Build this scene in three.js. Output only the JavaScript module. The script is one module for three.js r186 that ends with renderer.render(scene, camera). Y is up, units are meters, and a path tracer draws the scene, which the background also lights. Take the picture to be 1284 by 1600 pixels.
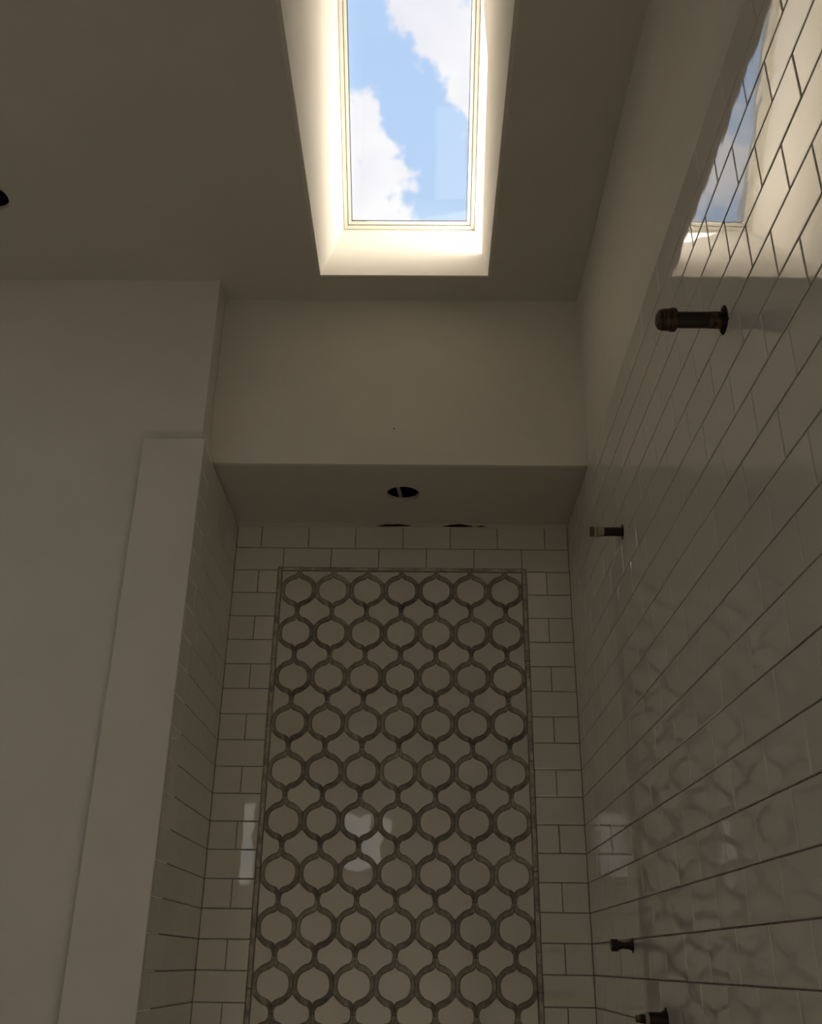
import * as THREE from 'three';
import { ImprovedNoise } from 'three/addons/math/ImprovedNoise.js';
import { mergeGeometries } from 'three/addons/utils/BufferGeometryUtils.js';
import { RoundedBoxGeometry } from 'three/addons/geometries/RoundedBoxGeometry.js';
import { Brush, Evaluator, SUBTRACTION } from 'three-bvh-csg';

// ---------------------------------------------------------------- camera, sky, sun, exposure
const T = 2.44;                                   // height of the top edge of the tiling
const scene = new THREE.Scene();
const camera = new THREE.PerspectiveCamera(55.77, 1284 / 1600, 0.05, 200);
camera.rotation.order = 'YXZ';
camera.rotation.set(0.4366, 0.0149, 0.0140);
camera.position.set(0.5766, T - 1.2995, 2.8997);
scene.add(camera);
camera.updateMatrixWorld(true);

const renderer = new THREE.WebGLRenderer();
renderer.toneMapping = THREE.LinearToneMapping;
renderer.toneMappingExposure = 1.08;
renderer.shadowMap.enabled = true;

const sun = new THREE.DirectionalLight(new THREE.Color().setRGB(1.0, 0.955, 0.89), 25.0);
sun.position.set(0.5 - 1.0 * 6, 3.6 + 1.36 * 6, 0.4 - 0.36 * 6);
sun.target.position.set(0.5, 3.6, 0.4);
sun.castShadow = true;
sun.shadow.mapSize.set(2048, 2048);
Object.assign(sun.shadow.camera, { left: -3, right: 3, top: 3, bottom: -3, near: 0.5, far: 20 });
scene.add(sun, sun.target);

const noise = new ImprovedNoise();
const fbm = (x, y, z, o) => { let s = 0, a = 0.5; for (let i = 0; i < o; i++) { s += a * noise.noise(x, y, z); x = x * 2.03 + 7.1; y = y * 2.03 + 3.7; z = z * 2.03 + 1.3; a *= 0.5; } return s; };
const sstep = (a, b, x) => { const t = Math.min(1, Math.max(0, (x - a) / (b - a))); return t * t * (3 - 2 * t); };
{
  // blue summer sky with broken cumulus: cloudy and clear places by azimuth (from -z) and elevation in degrees
  const cloudy = [[-6.2, 43.1], [-17.5, 42.6], [-18.6, 41.8], [-16.2, 43.4], [-4.2, 42.4], [-2.6, 42.1], [-3.9, 45.3], [-5.5, 47.0], [-6.4, 48.1], [-3.1, 44.3], [-6.2, 45.5], [-2.5, 45.1], [-2.0, 41.7], [2.8, 51.7], [1.2, 52.5], [-0.4, 50.4], [3.8, 50.0], [-1.0, 52.6], [3.5, 48.7], [2.0, 50.8], [-0.2, 51.1], [-2.7, 52.7], [5.3, 51.6], [2.5, 49.5], [3.7, 46.9], [1.2, 50.6], [-4.8, 47.7], [-4.2, 46.4], [-8.3, 44.4], [-5.0, 39.0], [7.1, 50.9], [0.6, 54.1], [5.2, 54.5], [-3.4, 53.4], [-17, 44], [-19.5, 46], [-18, 50], [-21, 43], [-15, 47.5], [-20, 52], [-16, 41.5]];
  const clear = [[-5.0, 51.1], [-1.4, 48.3], [1.2, 45.0], [0.7, 42.6], [-6.0, 49.9], [-1.6, 46.5], [1.7, 47.3], [-0.1, 43.7], [-3.6, 49.3], [-0.4, 49.2], [2.7, 44.7], [2.7, 43.3], [-6.2, 52.1], [-3.4, 51.0], [-2.2, 47.3], [-0.8, 45.0], [-0.8, 42.3], [0.7, 48.6], [-4.6, 52.2], [-2.6, 50.5], [-4.1, 48.4], [2.4, 46.0], [-1.3, 43.3], [-2.0, 49.5], [-2.7, 46.8], [-5.7, 48.9], [-1.5, 49.9], [1.2, 41.6], [3.7, 45.3], [1.6, 39.8], [-8.0, 50.8], [6.2, 44.5], [-7.2, 53.9]];
  const D = Math.PI / 180, dir = (az, el) => [Math.cos(el * D) * Math.sin(az * D), Math.sin(el * D), -Math.cos(el * D) * Math.cos(az * D)];
  const spots = [...cloudy.map((p) => [...dir(...p), 1]), ...clear.map((p) => [...dir(...p), -1])];
  const W4 = 4096, H4 = 2048, px = new Uint8Array(W4 * H4 * 4);
  const enc = (c) => Math.round(255 * Math.min(1, c <= 0.0031308 ? c * 12.92 : 1.055 * Math.pow(c, 1 / 2.4) - 0.055));
  for (let j = 0; j < H4; j++) {
    const el = ((j + 0.5) / H4 - 0.5) * Math.PI, up = Math.max(0, Math.sin(el));
    const k = Math.pow(1 - up, 1.6);
    const blue = [0.425 + 0.26 * k, 0.61 + 0.17 * k, 0.885];
    for (let i = 0; i < W4; i++) {
      const o = (j * W4 + i) * 4;
      let c = blue;
      if (el > -0.02) {
        const phi = ((i + 0.5) / W4 - 0.5) * 2 * Math.PI;
        const x = Math.cos(el) * Math.cos(phi), y = Math.sin(el), z = Math.cos(el) * Math.sin(phi);
        let b = 0.03 * 2.2 * fbm(x * 3.1 + 5, y * 3.1, z * 3.1, 2), w = 0.03;
        if (z < -0.4 && y > 0.4 && Math.abs(x) < 0.45) for (const s of spots) {
          const d2 = (x - s[0]) ** 2 + (y - s[1]) ** 2 + (z - s[2]) ** 2, g = Math.exp(-d2 / (0.019 * 0.019));
          b += g * s[3]; w += g;
        }
        const f = fbm(x * 20, y * 20, z * 20, 3) + 0.55 * fbm(x * 70 + 3, y * 70, z * 70, 4);
        const m = sstep(-0.16, 0.26, b / w * 0.60 + f * 1.25);
        const t = 0.5 + 1.1 * fbm(x * 14 + 9, y * 14, z * 14, 3), cl = [0.80 + 0.14 * t, 0.80 + 0.14 * t, 0.88 + 0.07 * t];
        c = blue.map((v, q) => v + (cl[q] - v) * m);
      }
      px[o] = enc(c[0]); px[o + 1] = enc(c[1]); px[o + 2] = enc(c[2]); px[o + 3] = 255;
    }
  }
  const sky = new THREE.DataTexture(px, W4, H4, THREE.RGBAFormat, THREE.UnsignedByteType);
  sky.colorSpace = THREE.SRGBColorSpace; sky.mapping = THREE.EquirectangularReflectionMapping;
  sky.magFilter = sky.minFilter = THREE.LinearFilter; sky.needsUpdate = true;
  scene.background = sky;
  scene.backgroundIntensity = 1.0;
}

// ---------------------------------------------------------------- helpers
let seed = 20240611;
const rnd = () => { seed = (seed + 0x6D2B79F5) | 0; let t = Math.imul(seed ^ (seed >>> 15), 1 | seed); t = (t + Math.imul(t ^ (t >>> 7), 61 | t)) ^ t; return ((t ^ (t >>> 14)) >>> 0) / 4294967296; };
const rr = (a, b) => a + (b - a) * rnd();
const taken = new Map();
function numbered(name) { const n = taken.get(name) ?? 0; taken.set(name, n + 1); return n ? `${name}_${String(n).padStart(3, '0')}` : name; }
function mesh(name, geo, mat, parent) {
  const m = new THREE.Mesh(geo, mat); m.name = parent ? name : numbered(name); m.castShadow = m.receiveShadow = true;
  (parent ?? scene).add(m); return m;
}
function group(name, parent) { const g = new THREE.Group(); g.name = parent ? name : numbered(name); (parent ?? scene).add(g); return g; }
function structure(o, label, category) { o.userData = { kind: 'structure', label, category }; return o; }
function thing(o, label, category, grp) { o.userData = { label, category }; if (grp) o.userData.group = grp; return o; }
function metreUV(g) {            // uv in metres from the dominant axis of each face
  const p = g.attributes.position, n = g.attributes.normal, uv = new Float32Array(p.count * 2);
  for (let i = 0; i < p.count; i++) {
    const a = Math.abs(n.getX(i)), b = Math.abs(n.getY(i)), c = Math.abs(n.getZ(i));
    if (a >= b && a >= c) { uv[2 * i] = p.getZ(i); uv[2 * i + 1] = p.getY(i); }
    else if (b >= c) { uv[2 * i] = p.getX(i); uv[2 * i + 1] = p.getZ(i); }
    else { uv[2 * i] = p.getX(i); uv[2 * i + 1] = p.getY(i); }
  }
  g.setAttribute('uv', new THREE.BufferAttribute(uv, 2)); return g;
}
function box(x0, x1, y0, y1, z0, z1) {
  const g = new THREE.BoxGeometry(x1 - x0, y1 - y0, z1 - z0); g.translate((x0 + x1) / 2, (y0 + y1) / 2, (z0 + z1) / 2); return metreUV(g);
}
function rbox(x0, x1, y0, y1, z0, z1, r) {
  const g = new RoundedBoxGeometry(x1 - x0, y1 - y0, z1 - z0, 2, r); g.translate((x0 + x1) / 2, (y0 + y1) / 2, (z0 + z1) / 2); return metreUV(g);
}
const join = (...gs) => mergeGeometries(gs.map((g) => { const h = g.index ? g.toNonIndexed() : g; for (const k of Object.keys(h.attributes)) if (!['position', 'normal', 'uv'].includes(k)) h.deleteAttribute(k); return h; }));
function circleHole(x, y, r, n = 40) { const p = new THREE.Path(); p.absarc(x, y, r, 0, Math.PI * 2, true); return p; }
function rectShape(x0, x1, y0, y1) { return new THREE.Shape([new THREE.Vector2(x0, y0), new THREE.Vector2(x1, y0), new THREE.Vector2(x1, y1), new THREE.Vector2(x0, y1)]); }
function rectHole(x0, x1, y0, y1) { return new THREE.Path([new THREE.Vector2(x0, y0), new THREE.Vector2(x0, y1), new THREE.Vector2(x1, y1), new THREE.Vector2(x1, y0)]); }
const slab = (shape, depth) => new THREE.ExtrudeGeometry(shape, { depth, bevelEnabled: false, curveSegments: 40 });

// ---------------------------------------------------------------- textures and materials
function noiseMap(n, fn, srgb) {
  const d = new Uint8Array(n * n * 4);
  for (let j = 0; j < n; j++) for (let i = 0; i < n; i++) { const v = fn(i / n, j / n), o = (j * n + i) * 4; const a = Array.isArray(v) ? v : [v, v, v]; for (let k = 0; k < 3; k++) d[o + k] = Math.max(0, Math.min(255, Math.round(a[k] * 255))); d[o + 3] = 255; }
  const t = new THREE.DataTexture(d, n, n); t.wrapS = t.wrapT = THREE.RepeatWrapping; t.magFilter = THREE.LinearFilter; t.minFilter = THREE.LinearMipmapLinearFilter; t.generateMipmaps = true; if (srgb) t.colorSpace = THREE.SRGBColorSpace; t.needsUpdate = true; return t;
}
const lattice = (() => { const a = new Float32Array(65536); for (let i = 0; i < a.length; i++) a[i] = rnd() * 2 - 1; return a; })();
function pvalue(u, v, f, o) {          // periodic value noise, f cells a side, o octaves
  let s = 0, a = 0.5;
  for (let k = 0; k < o; k++, f *= 2, a *= 0.5) {
    const x = u * f, y = v * f, i = Math.floor(x), j = Math.floor(y), p = sstep(0, 1, x - i), q = sstep(0, 1, y - j);
    const at = (m, n) => lattice[(((m % f) + f) % f * 157 + ((n % f) + f) % f * 8191 + k * 977) & 65535];
    s += a * ((at(i, j) * (1 - p) + at(i + 1, j) * p) * (1 - q) + (at(i, j + 1) * (1 - p) + at(i + 1, j + 1) * p) * q);
  }
  return s;
}
const rippleTex = noiseMap(256, (u, v) => 0.5 + 0.6 * pvalue(u, v, 7, 2));
rippleTex.repeat.set(1 / 0.30, 1 / 0.30);
const stippleTex = noiseMap(256, (u, v) => 0.5 + 0.6 * pvalue(u, v, 50, 2));
stippleTex.repeat.set(1 / 0.25, 1 / 0.25);
const toneTex = noiseMap(256, (u, v) => { const t = 0.975 + 0.02 * pvalue(u, v, 9, 5); return [t, t, t * 0.995]; }, true);
toneTex.repeat.set(1 / 1.3, 1 / 1.3);
const marbleTex = noiseMap(256, (u, v) => { const n = pvalue(u, v, 12, 4), vein = Math.exp(-Math.abs(pvalue(u + 0.37, v + 0.11, 8, 3)) * 22); const t = 0.80 + 0.34 * n + 0.12 * vein; return [t, t * 0.985, t * 0.955]; }, true);
marbleTex.repeat.set(1 / 0.22, 1 / 0.22);
const rustTex = noiseMap(128, (u, v) => { const n = pvalue(u, v, 8, 4), m = sstep(0.02, 0.2, n); return [0.12 + 0.25 * m, 0.10 + 0.17 * m, 0.085 + 0.09 * m]; }, true);
const groutTex = noiseMap(128, (u, v) => { const t = 0.88 + 0.22 * pvalue(u, v, 16, 3); return [t, t * 0.99, t * 0.96]; }, true);
groutTex.repeat.set(1 / 0.1, 1 / 0.1);
const lin = (r, g, b) => new THREE.Color().setRGB(r, g, b);
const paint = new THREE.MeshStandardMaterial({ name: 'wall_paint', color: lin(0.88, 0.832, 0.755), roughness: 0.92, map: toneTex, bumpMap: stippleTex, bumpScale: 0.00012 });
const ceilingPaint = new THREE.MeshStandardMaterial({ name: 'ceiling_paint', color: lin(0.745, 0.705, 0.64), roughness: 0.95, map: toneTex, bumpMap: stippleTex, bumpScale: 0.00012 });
const grout = new THREE.MeshStandardMaterial({ name: 'grout', color: lin(0.30, 0.28, 0.24), roughness: 0.95, map: groutTex });
const caulk = new THREE.MeshStandardMaterial({ name: 'mortar', color: lin(0.70, 0.665, 0.60), roughness: 0.9 });
const plywood = new THREE.MeshStandardMaterial({ name: 'shade_darkened_timber', color: lin(0.12, 0.09, 0.06), roughness: 0.9 });  // timber colour darkened to deepen the shade in the slots and lamp hole
const cement = new THREE.MeshStandardMaterial({ name: 'cement_floor', color: lin(0.34, 0.30, 0.24), roughness: 0.9, map: groutTex });
const glaze = [[0.82, 0.785, 0.715], [0.80, 0.765, 0.695], [0.84, 0.80, 0.73], [0.81, 0.78, 0.715]].map((c, i) => new THREE.MeshPhysicalMaterial({ name: `white_glaze_${i}`, color: lin(...c), roughness: 0.03, ior: 2.3, metalness: 0.10, bumpMap: rippleTex, bumpScale: 0.00016 }));
const marble = [[0.46, 0.43, 0.37], [0.40, 0.385, 0.34], [0.52, 0.48, 0.41], [0.44, 0.40, 0.345]].map((c, i) => new THREE.MeshPhysicalMaterial({ name: `grey_marble_${i}`, color: lin(...c), roughness: 0.32, map: marbleTex, ior: 1.55 }));
const linerMarble = new THREE.MeshPhysicalMaterial({ name: 'liner_marble', color: lin(0.66, 0.62, 0.56), roughness: 0.3, map: marbleTex });
const vinyl = new THREE.MeshPhysicalMaterial({ name: 'white_lacquer', color: lin(0.82, 0.79, 0.70), roughness: 0.35 });
const gasketMat = new THREE.MeshStandardMaterial({ name: 'grey_gasket', color: lin(0.09, 0.10, 0.11), roughness: 0.6 });
const claddingMat = new THREE.MeshStandardMaterial({ name: 'grey_aluminium', color: lin(0.35, 0.35, 0.35), roughness: 0.5, metalness: 0.4 });
const glass = new THREE.MeshPhysicalMaterial({ name: 'window_glass', color: lin(1, 1, 1), transmission: 1, thickness: 0, roughness: 0, ior: 1.5 });
const tintedGlass = new THREE.MeshPhysicalMaterial({ name: 'tinted_glass', color: lin(0.52, 0.48, 0.40), transmission: 1, thickness: 0, roughness: 0, ior: 1.5 });  // tint dims the unseen rear windows mirrored in the tiles
const rust = new THREE.MeshStandardMaterial({ name: 'rusty_iron', color: lin(0.9, 0.85, 0.8), map: rustTex, roughness: 0.55, metalness: 0.25 });
const blackIron = new THREE.MeshStandardMaterial({ name: 'black_iron', color: lin(0.022, 0.019, 0.016), roughness: 0.5, metalness: 0.3 });
const tapeMat = new THREE.MeshStandardMaterial({ name: 'thread_tape', color: lin(0.36, 0.33, 0.27), roughness: 0.6 });
const brassMat = new THREE.MeshStandardMaterial({ name: 'dull_brass', color: lin(0.16, 0.11, 0.06), roughness: 0.45, metalness: 0.6 });
const steel = new THREE.MeshStandardMaterial({ name: 'galvanised_steel', color: lin(0.42, 0.41, 0.38), roughness: 0.5, metalness: 0.3 });

// ---------------------------------------------------------------- room
const W = 1.0446, XL = -0.034, C = T + 0.60, ZS = 0.41, S = T + 0.015;   // tile faces right and left, ceiling, soffit front and underside
const ZR = 4.2, XF = -1.7;

structure(mesh('floor', box(XF - 0.1, W + 0.12, -0.1, 0, -0.15, ZR + 0.1), cement), 'bare grey cement floor of the unfinished bathroom', 'floor');

// skylight geometry: roof pitch and shaft square to the roof
const TH = 40.3 * Math.PI / 180, cs = Math.cos(TH), sn = Math.sin(TH);
const OY = T + 1.30, OZ = -0.06, SX0 = 0.255, SX1 = 0.765, SL = 0.92;
const roofPt = (x, s, n) => [x, OY + s * sn + n * cs, OZ + s * cs - n * sn];
const nAt = (s, y) => (y - OY - s * sn) / cs;
const Z0 = roofPt(0, 0, nAt(0, C))[2], Z1 = roofPt(0, SL, nAt(SL, C))[2];

const K = [-1.66, -0.80, 1.51, 2.68];              // added skylight behind the camera, out of view, fills the room with light
const ceilingGroup = structure(group('ceiling'), 'flat off-white painted ceiling with skylight opening and a round lamp hole', 'ceiling');
{
  const sh = rectShape(XF - 0.1, W + 0.12, -(ZR + 0.1), 0.15);          // shape y = -z
  sh.holes.push(rectHole(K[0], K[1], -K[3], -K[2]));
  sh.holes.push(rectHole(SX0 - 0.012, SX1 + 0.012, -(Z1 + 0.012), -(Z0 - 0.012)), circleHole(-0.628, -0.86, 0.051));
  const g = slab(sh, 0.014); g.rotateX(-Math.PI / 2); g.translate(0, C, 0);
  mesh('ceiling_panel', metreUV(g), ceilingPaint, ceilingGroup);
  const y0 = C + 0.013, y1 = C + 0.22, a = [-0.78, -0.48, 0.71, 1.01];
  mesh('lamp_hole_cavity', join(box(a[0], a[1], y1, y1 + 0.02, a[2], a[3]), box(a[0] - 0.02, a[0], y0, y1 + 0.02, a[2] - 0.02, a[3] + 0.02), box(a[1], a[1] + 0.02, y0, y1 + 0.02, a[2] - 0.02, a[3] + 0.02), box(a[0], a[1], y0, y1 + 0.02, a[2] - 0.02, a[2]), box(a[0], a[1], y0, y1 + 0.02, a[3], a[3] + 0.02)), plywood, ceilingGroup);
}
{
  // plastered shaft: inner faces flush with the ceiling opening, 2 cm thick
  const i0 = [[SX0, 0], [SX1, 0], [SX1, SL], [SX0, SL]], e = 0.02;
  const inner = (q) => [roofPt(q[0], q[1], nAt(q[1], C)), roofPt(q[0], q[1], 0.012)];
  const outer = (q, k) => { const s = q[1] ? q[1] + e : -e, x = q[0] === SX0 ? q[0] - e : q[0] + e; return [roofPt(x, s, nAt(s, C + 0.003)), roofPt(x, s, 0.012)]; };
  const v = [], quad = (a, b, c, d) => v.push(...a, ...b, ...c, ...a, ...c, ...d);
  for (let k = 0; k < 4; k++) {
    const p = i0[k], q = i0[(k + 1) % 4], [a, b] = inner(p), [c, d] = inner(q), [A, B] = outer(p), [Cc, Dd] = outer(q);
    quad(a, b, d, c); quad(A, Cc, Dd, B); quad(a, c, Cc, A); quad(b, B, Dd, d);
  }
  const g = new THREE.BufferGeometry(); g.setAttribute('position', new THREE.Float32BufferAttribute(v, 3)); g.computeVertexNormals();
  structure(mesh('skylight_shaft', metreUV(g), paint), 'white plastered skylight shaft sloping up through the ceiling', 'skylight shaft');
}
{
  const w = structure(group('window_1'), 'long white framed roof skylight with blue sky and clouds behind it', 'skylight');
  w.position.set(0, OY, OZ); w.rotation.x = -TH;                       // local x, n (out of the roof), s (up the roof)
  const a0 = SX0 + 0.001, a1 = SX1 - 0.001, b0 = 0.001, b1 = SL - 0.001, f = 0.0145, i = 0.0285;
  const rail = (nm, x0, x1, n0, n1, s0, s1, m) => mesh(nm, rbox(x0, x1, n0, n1, s0, s1, 0.0022), m, w);
  for (const [x0, x1] of [[a0, a0 + f], [a1 - f, a1]]) rail('frame_rail', x0, x1, -0.012, 0.03, b0, b1, vinyl);
  for (const [s0, s1] of [[b0, b0 + f], [b1 - f, b1]]) rail('frame_rail', a0 + f, a1 - f, -0.012, 0.03, s0, s1, vinyl);
  const g2 = 0.0022;
  for (const [x0, x1] of [[a0 + f + g2, a0 + i], [a1 - i, a1 - f - g2]]) rail('sash_rail', x0, x1, -0.004, 0.03, b0 + f + g2, b1 - f - g2, vinyl);
  for (const [s0, s1] of [[b0 + f + g2, b0 + i], [b1 - i, b1 - f - g2]]) rail('sash_rail', a0 + i, a1 - i, -0.004, 0.03, s0, s1, vinyl);
  const k = 0.0032, q0 = a0 + i, q1 = a1 - i, r0 = b0 + i, r1 = b1 - i;
  mesh('gasket', join(box(q0, q0 + k, 0.012, 0.016, r0, r1), box(q1 - k, q1, 0.012, 0.016, r0, r1), box(q0, q1, 0.012, 0.016, r0, r0 + k), box(q0, q1, 0.012, 0.016, r1 - k, r1), ...[[q0, r0], [q1, r0], [q0, r1], [q1, r1]].map(([x, s]) => { const c = new THREE.CylinderGeometry(0.006, 0.006, 0.004, 4); c.translate(x, 0.014, s); return metreUV(c); })), gasketMat, w);
  const pg = new THREE.PlaneGeometry(q1 - q0 + 0.01, r1 - r0 + 0.01); pg.rotateX(-Math.PI / 2); pg.translate((q0 + q1) / 2, 0.018, (r0 + r1) / 2);
  mesh('pane', pg, glass, w);
  const c0 = q0 - 0.007, c1 = q1 + 0.007, d0 = r0 - 0.007, d1 = r1 + 0.007, o = 0.07;
  for (const [x0, x1, s0, s1] of [[c0 - o, c0, d0 - o, d1 + o], [c1, c1 + o, d0 - o, d1 + o], [c0, c1, d0 - o, d0], [c0, c1, d1, d1 + o]]) mesh('cladding', box(x0, x1, 0.03, 0.088, s0, s1), claddingMat, w);
}

{
  const w = structure(group('window_4'), 'added wide flat skylight out of view behind the camera, fills the room with light', 'skylight');
  const y0 = C + 0.004, y1 = C + 0.06, t = 0.02, [a, b, c, d] = K;  // fill light opening, added to brighten the whole room
  mesh('shaft_lining', join(box(a - t, a, y0, y1, c - t, d + t), box(b, b + t, y0, y1, c - t, d + t), box(a, b, y0, y1, c - t, c), box(a, b, y0, y1, d, d + t)), paint, w);
  const f = 0.03;
  for (const [x0, x1, z0, z1] of [[a, a + f, c, d], [b - f, b, c, d], [a + f, b - f, c, c + f], [a + f, b - f, d - f, d]]) mesh('frame_rail', rbox(x0, x1, y1 - 0.03, y1 + 0.01, z0, z1, 0.003), vinyl, w);
  const pg = new THREE.PlaneGeometry(b - a - 1.6 * f, d - c - 1.6 * f); pg.rotateX(-Math.PI / 2); pg.translate((a + b) / 2, y1 - 0.005, (c + d) / 2);
  mesh('pane', pg, glass, w);
}

// soffit over the back of the shower
const soffit = structure(group('soffit'), 'off-white plaster bulkhead above the shower with a round lamp hole underneath', 'bulkhead');
{
  const sh = rectShape(-0.07, W + 0.03, -(ZS - 0.006), 0.003); sh.holes.push(circleHole(0.511, -0.213, 0.051));
  const g = slab(sh, 0.013); g.rotateX(-Math.PI / 2); g.translate(0, S, 0);
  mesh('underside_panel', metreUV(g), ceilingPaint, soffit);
  mesh('front_panel', rbox(-0.07, W + 0.03, S - 0.0006, C + 0.01, ZS - 0.013, ZS + 0.0005, 0.0004), paint, soffit);
  const bar = box(-0.006, 0.006, -0.001, 0.001, -0.09, 0.09); bar.rotateY(-0.12); bar.translate(0.497, S + 0.018, 0.213);
  mesh('metal_strap', bar, steel, soffit);
  const sc = new THREE.CylinderGeometry(0.0025, 0.0025, 0.001, 10); sc.rotateX(Math.PI / 2); sc.translate(0.486, T + 0.134, ZS + 0.0008);
  mesh('screw_head', sc, gasketMat, soffit);
}

// ---------------------------------------------------------------- tiles
const PV = 0.0778, PH = 0.154, TW = 0.1519, THH = 0.0757, GAP = 0.0021;
const geoCache = new Map();
function tileGeo(w, h, variant) {       // lies in xy, centred, face at z = 0, 8 mm thick, softened edges
  const key = `${w.toFixed(4)}_${h.toFixed(4)}_${variant}`;
  if (geoCache.has(key)) return geoCache.get(key);
  const b = Math.min(0.0018, w * 0.2), ring = (i, z) => [[-w / 2 + i, -h / 2 + i, z], [w / 2 - i, -h / 2 + i, z], [w / 2 - i, h / 2 - i, z], [-w / 2 + i, h / 2 - i, z]];
  const rings = [ring(b, 0), ring(b * 0.35, -0.0004), ring(0, -0.0014), ring(0, -0.008)], v = [];
  const quad = (a, c, d, e) => v.push(...a, ...c, ...d, ...a, ...d, ...e);
  quad(...rings[0]);
  for (let r = 0; r < 3; r++) for (let k = 0; k < 4; k++) quad(rings[r + 1][k], rings[r + 1][(k + 1) % 4], rings[r][(k + 1) % 4], rings[r][k]);
  const g = new THREE.BufferGeometry(); g.setAttribute('position', new THREE.Float32BufferAttribute(v, 3)); g.computeVertexNormals();
  const uv = []; for (let i = 0; i < v.length; i += 3) uv.push(v[i] + variant * 0.173, v[i + 1] + variant * 0.291);
  g.setAttribute('uv', new THREE.Float32BufferAttribute(uv, 2));
  geoCache.set(key, g); return g;
}
const proj = new THREE.Vector3();
function inView(p) { proj.copy(p).project(camera); return Math.abs(proj.x) < 1.06 && Math.abs(proj.y) < 1.05 && proj.z < 1; }
const evaluator = new Evaluator();
// put tiles: frame(u, v) -> world position; turn = rotation about y of a tile facing +z
function placeTiles(list, parent, turn, world, tilt, holes, most) {
  const rest = [], shown = [];
  for (const [u0, u1, v0, v1, notch] of list) {
    const w = u1 - u0, h = v1 - v0; if (w < 0.004 || h < 0.004) continue;
    const c = world((u0 + u1) / 2, (v0 + v1) / 2);
    const variant = Math.floor(rnd() * 6), m = new THREE.Mesh(tileGeo(w, h, variant), glaze[Math.floor(rnd() * 4)]);
    m.position.copy(c); m.rotation.set(rr(-tilt, tilt), turn + rr(-tilt, tilt), 0, 'YXZ');
    m.position.addScaledVector(new THREE.Vector3(Math.sin(turn), 0, Math.cos(turn)), rr(-0.0002, 0.0002));
    m.castShadow = m.receiveShadow = true; m.name = 'subway_tile'; m.updateMatrix();
    if (notch) {
      const nb = new THREE.BoxGeometry(notch[1] - notch[0], notch[3] - notch[2], 0.06); const c2 = new Brush(nb);
      c2.position.set((notch[0] + notch[1]) / 2 - (u0 + u1) / 2, (notch[2] + notch[3]) / 2 - (v0 + v1) / 2, 0); c2.updateMatrixWorld();
      const b = new Brush(m.geometry); b.updateMatrixWorld();
      const r = evaluator.evaluate(b, c2, SUBTRACTION); r.geometry.clearGroups(); m.geometry = r.geometry;
    }
    for (const hole of holes ?? []) {
      const du = Math.max(u0 - hole[0], 0, hole[0] - u1), dv = Math.max(v0 - hole[1], 0, hole[1] - v1);
      if (du * du + dv * dv < hole[2] * hole[2]) {
        const cyl = new Brush(new THREE.CylinderGeometry(hole[2], hole[2], 0.06, 28).rotateX(Math.PI / 2)); cyl.position.set((hole[0] - (u0 + u1) / 2) * (turn < 0 ? 1 : 1), hole[1] - (v0 + v1) / 2, 0); cyl.updateMatrixWorld();
        const b = new Brush(m.geometry); b.updateMatrixWorld();
        const r = evaluator.evaluate(b, cyl, SUBTRACTION); r.geometry.clearGroups(); m.geometry = r.geometry;
      }
    }
    (inView(c) ? shown : rest).push(m);
  }
  const dist = (m) => m.position.distanceTo(camera.position);
  if (shown.length > most) { shown.sort((a, b) => dist(a) - dist(b)); rest.push(...shown.splice(most)); }
  for (const m of shown) parent.add(m);
  if (rest.length) {
    const g = mergeGeometries(rest.map((m) => { const h = m.geometry.clone(); for (const k of Object.keys(h.attributes)) if (!['position', 'normal', 'uv'].includes(k)) h.deleteAttribute(k); const n = h.index ? h.toNonIndexed() : h; return n.applyMatrix4(m.matrix); }));
    const s = mesh('more_subway_tiles', g, glaze[0], parent); s.userData.kind = 'stuff';
  }
  console.log(parent.name, 'tiles shown', shown.length, 'rest', rest.length);
}
function courses(u0, u1, oddJoint, evenJoint, rows, cut) {   // running bond, first course at the top (v = 0)
  const out = [];
  for (let r = 0; r < rows; r++) {
    const vt = -r * PV - GAP / 2, vb = Math.max(-(r + 1) * PV + GAP / 2, -T + 0.002), first = r % 2 ? evenJoint : oddJoint;
    let a = u0;
    for (let k = 0; a < u1 - 1e-4; k++) {
      const j = Math.min(u1, first + k * PH); if (j <= u0 + 1e-4) continue;
      const t = [a + (a > u0 ? GAP / 2 : 0.0006), j - (j < u1 ? GAP / 2 : 0.0006), vb, vt];
      out.push(...(cut ? cut(t) : [t])); a = j;
    }
  }
  return out;
}
const ROWS = 32;

// back wall
structure(mesh('wall_back', box(-0.2, W + 0.12, 0, C + 0.01, -0.15, -0.12), plywood), 'timber framed back wall hidden behind the shower tiling', 'wall');
const wallBack = structure(group('tile_surround'), 'white subway tiles on the back of the shower round the mosaic', 'tiling');

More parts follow.
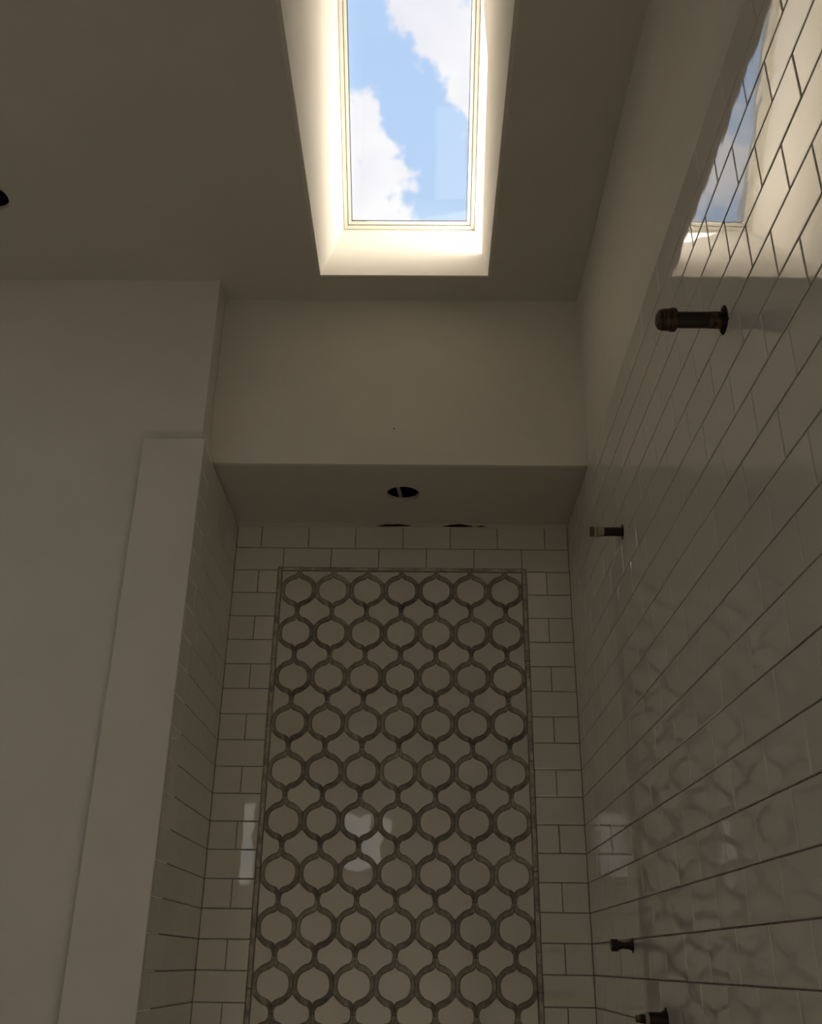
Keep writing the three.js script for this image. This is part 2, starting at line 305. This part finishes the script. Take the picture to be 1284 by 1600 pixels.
const PX0 = 0.1085, PX1 = 0.9055, PY1 = -0.1455, PY0 = -1.8565;     // outer edges of the mosaic border
{
  const sh = rectShape(-0.06, W + 0.03, 0, T - 0.004); sh.holes.push(rectHole(PX0, PX1, T + PY0, T + PY1));
  const g = slab(sh, 0.0282); g.translate(0, 0, -0.03); mesh('grout_bed', metreUV(g), grout, wallBack);
}
const cutBack = ([a, b, lo, hi]) => {
  const g = 0.0012;
  if (b <= PX0 || a >= PX1 || lo >= PY1 || hi <= PY0) return [[a, b, lo, hi]];
  const out = [];
  const notched = a < PX0 - 0.004 || b > PX1 + 0.004;
  if (hi > PY1 + 0.01) return [notched ? [a, b, lo, hi, [PX0 - g, PX1 + g, PY0 - g, PY1 + g]] : [a, b, PY1 + g, hi]];
  if (lo < PY0 - 0.01) return [notched ? [a, b, lo, hi, [PX0 - g, PX1 + g, PY0 - g, PY1 + g]] : [a, b, lo, PY0 - g]];
  if (a < PX0 - 0.006) out.push([a, Math.min(b, PX0 - g), lo, hi]);
  if (b > PX1 + 0.006) out.push([Math.max(a, PX1 + g), b, lo, hi]);
  return out;
};
placeTiles(courses(XL, W, 0.0461, 0.1231, ROWS, cutBack), wallBack, 0, (u, v) => new THREE.Vector3(u, T + v, 0), 0.0022, null, 300);
{
  // mortar bead between the top course and the bulkhead, open in three ragged slots
  const sh = rectShape(XL - 0.02, W + 0.02, -0.006, 0.0165);
  const slot = (x0, x1, y, h, top) => { const p = []; for (let i = 0; i <= 16; i++) { const t = i / 16; p.push(new THREE.Vector2(x0 + (x1 - x0) * t, y + h * Math.pow(Math.sin(Math.PI * t), 0.6) * (0.8 + 0.35 * noise.noise(t * 7, y * 90 + x0 * 13, 2)))); } p.push(new THREE.Vector2(x1 - 0.002, y - 0.0004), new THREE.Vector2((x0 + x1) / 2, y - 0.0012), new THREE.Vector2(x0 + 0.002, y - 0.0004)); return new THREE.Path(p.reverse()); };
  sh.holes.push(slot(0.418, 0.534, 0.003, 0.0105), slot(0.636, 0.741, 0.003, 0.0115), slot(0.748, 0.778, 0.003, 0.006));
  const g = slab(sh, 0.0015); g.translate(0, T, -0.0045);
  mesh('mortar_bead', metreUV(g), caulk, wallBack);
}

// right wall
const holesRight = [[1.645, -0.377, 0.0235], [0.806, -0.370, 0.0185], [0.551, -1.257, 0.0165], [0.82, -1.389, 0.02]];
const TZ = 2.95;
const wallRight = structure(group('wall_right'), 'long right wall of glossy white subway tiles with paint above', 'wall');
{
  const sh = rectShape(-TZ, 0.12, 0, T);                               // shape x = -z
  for (const [z, v, r] of holesRight) sh.holes.push(circleHole(-z, T + v, r));
  const g = slab(sh, 0.026); g.rotateY(Math.PI / 2); g.translate(W + 0.0018, 0, 0);
  mesh('grout_bed', metreUV(g), grout, wallRight);
  mesh('painted_plaster', join(box(W + 0.010, W + 0.022, T - 0.002, C + 0.01, -0.12, ZR + 0.1), box(W + 0.010, W + 0.022, 0, T - 0.002, TZ, ZR + 0.1)), paint, wallRight);
  mesh('wall_framing', box(W + 0.09, W + 0.12, 0, C + 0.01, -0.15, ZR + 0.1), plywood, wallRight);
}
// a tile turned by -90 degrees about y faces -x; its own +x then points along +z
placeTiles(courses(0.0006, TZ, 0.093, 0.016, ROWS), wallRight, -Math.PI / 2, (u, v) => new THREE.Vector3(W, T + v, u), 0.0009, holesRight, 298);

// left: return wall of the shower, stub wall and the wall beside it
const XU = -0.056, ZL = 0.505, ZP = 0.557;
const wallLeft = structure(group('wall_left'), 'plain off-white wall left of the shower reaching the ceiling', 'wall');
mesh('painted_plaster', join(box(XF - 0.1, XU, 0, C + 0.01, 0.38, ZL), box(-0.2, XU, 0, C + 0.01, -0.15, 0.42)), paint, wallLeft);
const wallReturn = structure(group('wall_shower_left'), 'narrow left side wall inside the shower covered in white subway tiles', 'wall');
mesh('grout_bed', box(-0.07, XL - 0.0018, 0, T - 0.002, -0.01, ZP - 0.003), grout, wallReturn);
placeTiles(courses(0.0006, ZP - 0.002, 0.077, 0.154, ROWS), wallReturn, Math.PI / 2, (u, v) => new THREE.Vector3(XL, T + v, u), 0.0015, null, 300);
structure(mesh('stub_wall', rbox(-0.203, XL - 0.001, -0.01, T + 0.014, 0.44, ZP, 0.002), paint), 'shallow painted stub wall ending the tiled shower side', 'stub wall');

// the room behind the camera
structure(mesh('wall_far_left', box(XF - 0.1, XF, 0, C + 0.01, 0.4, ZR + 0.1), paint), 'plain painted side wall of the bathroom', 'wall');
const unseenWins = [[0.05, 0.31, 1.70, 2.14], [-0.75, -0.58, 1.62, 2.20]];  // out of view, placed to make the bright patches mirrored in the back tiles
{
  const sh = rectShape(XF - 0.1, W + 0.12, 0, C + 0.01); for (const w of unseenWins) sh.holes.push(rectHole(...w));
  const g = slab(sh, 0.1); g.translate(0, 0, ZR);
  structure(mesh('wall_rear', metreUV(g), paint), 'painted rear wall of the bathroom with two small unseen windows', 'wall');
}
unseenWins.forEach(([x0, x1, y0, y1], i) => {
  const w = structure(group(`window_${i + 2}`), i ? 'unseen narrow upright window in the rear wall, placed to mirror in the back tiles' : 'unseen small square window high in the rear wall, placed to mirror in the back tiles', 'window');
  const f = 0.03, e = 0.001;
  for (const [a, b, c, d] of [[x0 + e, x0 + f, y0 + e, y1 - e], [x1 - f, x1 - e, y0 + e, y1 - e], [x0 + f, x1 - f, y0 + e, y0 + f], [x0 + f, x1 - f, y1 - f, y1 - e]]) mesh('frame_rail', rbox(a, b, c, d, ZR + 0.03, ZR + 0.08, 0.003), vinyl, w);
  const pg = new THREE.PlaneGeometry(x1 - x0 - 1.6 * f, y1 - y0 - 1.6 * f); pg.translate((x0 + x1) / 2, (y0 + y1) / 2, ZR + 0.055);
  mesh('pane', pg, tintedGlass, w);
});

// ---------------------------------------------------------------- mosaic panel
{
  const panel = group('mosaic_panel');
  thing(panel, 'tall arabesque mosaic of white lantern tiles outlined in grey marble', 'mosaic');
  panel.position.set(0, T, 0);
  const P = 0.1097, V = 0.1413, CX = (PX0 + PX1) / 2, YA = -0.2240, NR = 12, NC = 7, top = 0.0648;
  const V2 = (p) => p.map(([x, y]) => new THREE.Vector2(x, y));
  const smooth = (p, n) => new THREE.SplineCurve(V2(p)).getPoints(n).map((v) => [Math.max(0, v.x), v.y]);
  // quarter outlines, side to tip, with the small shoulder below each tip: rounder lanterns and squarer pieces between them
  const L = { a: 0.0447, b: 0.0468, q: [...smooth([[1, 0], [0.965, 0.25], [0.86, 0.47], [0.67, 0.64], [0.46, 0.735]], 9), ...smooth([[0.37, 0.765], [0.22, 0.82], [0.10, 0.895], [0, 1.02]], 5)] };
  const I = { a: 0.0488, b: 0.0470, q: [...smooth([[1, 0], [0.985, 0.17], [0.92, 0.32], [0.80, 0.415]], 6), ...smooth([[0.68, 0.43], [0.54, 0.505], [0.40, 0.60], [0.26, 0.73], [0.13, 0.87], [0, 1.02]], 8)] };
  const arc = (o, sx, sy, cx = 0, cy = 0, g = 0) => o.q.map(([x, y]) => [cx + sx * x * (o.a - g), cy + sy * y * (o.b - g * 1.25)]);
  const rev = (a) => a.slice().reverse();
  const dedupe = (p) => p.filter((v, i) => { const w = p[(i + 1) % p.length]; return Math.hypot(v[0] - w[0], v[1] - w[1]) > 2e-4; });
  const solid = (pts, bevel, raise = 0) => {
    const s = new THREE.Shape(dedupe(pts).map(([x, y]) => new THREE.Vector2(x, y)));
    const g = new THREE.ExtrudeGeometry(s, { depth: 0.0075, bevelEnabled: true, bevelThickness: bevel, bevelSize: bevel, bevelOffset: -bevel, bevelSegments: 1 });
    g.translate(0, 0, -0.0075 - bevel + raise); return g;
  };
  const onion = (o, g) => [...arc(o, 1, 1, 0, 0, g), ...rev(arc(o, -1, 1, 0, 0, g)).slice(1), ...arc(o, -1, -1, 0, 0, g).slice(1), ...rev(arc(o, 1, -1, 0, 0, g)).slice(1, -1)];
  const gw = 0.0009;
  const lantern = solid(onion(L, gw), 0.0009), inter = solid(onion(I, gw), 0.0009);
  const e = 0.0004;
  const half = (side) => solid(side > 0 ? [...rev(arc(I, 1, -1, 0, 0, gw)), ...arc(I, 1, 1, 0, 0, gw).slice(1)].map(([x, y]) => [Math.max(x, 0.0008), y]) : [...rev(arc(I, -1, 1, 0, 0, gw)), ...arc(I, -1, -1, 0, 0, gw).slice(1)].map(([x, y]) => [Math.min(x, -0.0008), y]), 0.0007);
  const halfR = half(1), halfL = half(-1);
  // one strand: from the lower neck round one side of a lantern to the upper neck; yTop / yBot shorten it at the border
  const strand = (sd, yTop, yBot) => {
    const pts = [[e, yTop], [P / 2 - I.a, yTop], ...arc(I, -1, -1, P / 2, V / 2).slice(1).filter(([, y]) => y < yTop), ...rev(arc(I, -1, 1, P / 2, -V / 2)).filter(([, y]) => y > yBot), [P / 2 - I.a, yBot], [e, yBot], ...rev(arc(L, 1, -1)).map(([x, y]) => [Math.max(x, e), y]), ...arc(L, 1, 1).slice(1).map(([x, y]) => [Math.max(x, e), y])];
    const lim = pts.map(([x, y]) => [Math.min(x, P / 2 - e) * sd, y]);
    return solid(sd > 0 ? lim.reverse() : lim, 0.0009, 0.0006);
  };
  const full = V / 2 - e;
  const strands = { mid: [strand(1, full, -full), strand(-1, full, -full)], top: [strand(1, top, -full), strand(-1, top, -full)], bottom: [strand(1, full, -top), strand(-1, full, -top)] };
  const cut = (sgn, x0, x1) => { // course end pieces below the top border (sgn -1) and above the bottom border (sgn +1)
    const lim = V / 2 - top + 0.0008, right = rev(arc(I, 1, sgn, 0, 0, gw)), left = arc(I, -1, sgn, 0, 0, gw);
    let p = [...left, ...right.slice(1)].map(([x, y]) => [Math.min(x1, Math.max(x0, x)), sgn > 0 ? Math.max(y, lim) : Math.min(y, -lim)]);
    return solid(sgn > 0 ? p.reverse() : p, 0.0006);
  };
  const ends = { '-1': [cut(-1, -1, 1), cut(-1, 0.0008, 1), cut(-1, -1, -0.0008)], 1: [cut(1, -1, 1), cut(1, 0.0008, 1), cut(1, -1, -0.0008)] };
  const put = (nm, g, m, x, y, tilt) => { const o = mesh(nm, g, m, panel); o.position.set(x, y, rr(-0.0003, 0.0003)); o.rotation.set(rr(-tilt, tilt), rr(-tilt, tilt), 0); return o; };
  const pick = (a) => a[Math.floor(rnd() * a.length)];
  for (let r = 0; r < NR; r++) for (let c = 0; c < NC; c++) {
    const x = CX + (c - 3) * P, y = YA - r * V, st = r === 0 ? strands.top : r === NR - 1 ? strands.bottom : strands.mid;
    put('lantern_tile', lantern, pick(glaze), x, y, 0.010);
    put('marble_strand', st[0], pick(marble), x, y, 0.0015); put('marble_strand', st[1], pick(marble), x, y, 0.0015);
  }
  for (let r = -1; r < NR; r++) for (let c = 0; c <= NC; c++) {
    const x = CX + (c - 3.5) * P, y = YA - (r + 0.5) * V, k = c === 0 ? 1 : c === NC ? 2 : 0;
    const g = r === -1 ? ends['-1'][k] : r === NR - 1 ? ends[1][k] : [inter, halfR, halfL][k];
    put('lantern_tile', g, pick(glaze), x, y, 0.010);
  }
  mesh('grout_bed', box(PX0 + 0.0002, PX1 - 0.0002, PY0 + 0.0002, PY1 - 0.0002, -0.03, -0.0018), grout, panel);
  // marble border with half-round face
  const f = PX0 + 0.0135, h = PX1 - 0.0135, t1 = PY1 - 0.0125, t0 = PY0 + 0.0125;
  const bx = (x0, x1, y0, y1) => mesh('border_liner', rbox(x0, x1, y0, y1, -0.006, 0.0045, 0.0035), linerMarble, panel);
  const len = 0.305;
  for (let y = PY1; y > PY0; y -= len) { bx(PX0, f, Math.max(y - len, PY0) + 0.0004, y - 0.0004); bx(h, PX1, Math.max(y - len, PY0) + 0.0004, y - 0.0004); }
  for (let x = f; x < h - 0.01; x += len) { bx(x + 0.0008, Math.min(x + len, h) - 0.0008, t1, PY1); bx(x + 0.0008, Math.min(x + len, h) - 0.0008, PY0, t0); }
}

// ---------------------------------------------------------------- pipe stubs on the right wall
function turned(profile, n = 24) {       // profile [along, radius], turned about the pipe's axis; the axis points to -x
  const g = new THREE.LatheGeometry(profile.map(([a, r]) => new THREE.Vector2(r, a)), n); g.rotateZ(Math.PI / 2); return g;
}
const hexes = (r, a0, a1, n = 6) => { const g = new THREE.CylinderGeometry(r * 0.97, r, a1 - a0, n); g.translate(0, (a0 + a1) / 2, 0); g.rotateZ(Math.PI / 2); return g; };
{
  const g = thing(group('shower_pipe_stub'), 'longest rusty capped pipe stub poking out of the right tiled wall below the skylight reflection', 'pipe');
  g.position.set(W, T - 0.377, 1.645);
  mesh('pipe', turned([[-0.06, 0.0001], [-0.06, 0.0125], [0.028, 0.0127], [0.030, 0.0131], [0.076, 0.0130], [0.076, 0.0001]]), blackIron, g);
  mesh('rusted_end', turned([[-0.002, 0.0129], [0.010, 0.0136], [0.024, 0.0133], [0.027, 0.0126]]), rust, g);
  mesh('collar', turned([[0.074, 0.0125], [0.0755, 0.0185], [0.080, 0.0192], [0.0845, 0.0182], [0.086, 0.0155]]), rust, g);
  mesh('end_cap', join(hexes(0.0178, 0.084, 0.096, 8), turned([[0.096, 0.0172], [0.102, 0.0148], [0.1055, 0.0095], [0.1065, 0.0001]])), rust, g);
}
{
  const g = thing(group('shower_pipe_stub'), 'short pipe stub with a taped threaded plug beside the back corner', 'pipe');
  g.position.set(W, T - 0.370, 0.806);
  mesh('pipe', turned([[-0.06, 0.0001], [-0.06, 0.0105], [0.050, 0.0105], [0.050, 0.0001]]), blackIron, g);
  mesh('thread_tape', turned([[0.044, 0.0108], [0.047, 0.0119], [0.050, 0.0110], [0.052, 0.0120], [0.054, 0.0108]]), tapeMat, g);
  mesh('nut', join(hexes(0.0142, 0.054, 0.059), hexes(0.0135, 0.0615, 0.067)), tapeMat, g);
  mesh('plug', turned([[0.053, 0.0105], [0.067, 0.0105], [0.068, 0.0122], [0.076, 0.0120], [0.077, 0.0001]]), brassMat, g);
}
{
  const g = thing(group('valve_stem'), 'small bare black valve stem low on the right wall', 'valve');
  g.position.set(W, T - 1.257, 0.551);
  mesh('stem', turned([[-0.05, 0.0001], [-0.05, 0.010], [0.004, 0.0098], [0.012, 0.0078], [0.024, 0.0072], [0.034, 0.0105], [0.034, 0.0001]]), blackIron, g);
  mesh('spline', hexes(0.0128, 0.033, 0.047, 12), blackIron, g);
}
{
  const g = thing(group('valve_stem'), 'black valve body with a pale tip at the bottom edge below the smaller stem', 'valve');
  g.position.set(W, T - 1.389, 0.82);
  mesh('stem', turned([[-0.05, 0.0001], [-0.05, 0.0145], [0.006, 0.0145], [0.008, 0.0118], [0.034, 0.0115], [0.036, 0.0085], [0.050, 0.0080], [0.050, 0.0001]]), blackIron, g);
  mesh('pale_washer', turned([[0.033, 0.0105], [0.034, 0.0121], [0.040, 0.0119], [0.0405, 0.0085]]), tapeMat, g);
  mesh('screw_tip', turned([[0.050, 0.0068], [0.058, 0.0062], [0.059, 0.0001]]), brassMat, g);
}

renderer.render(scene, camera);
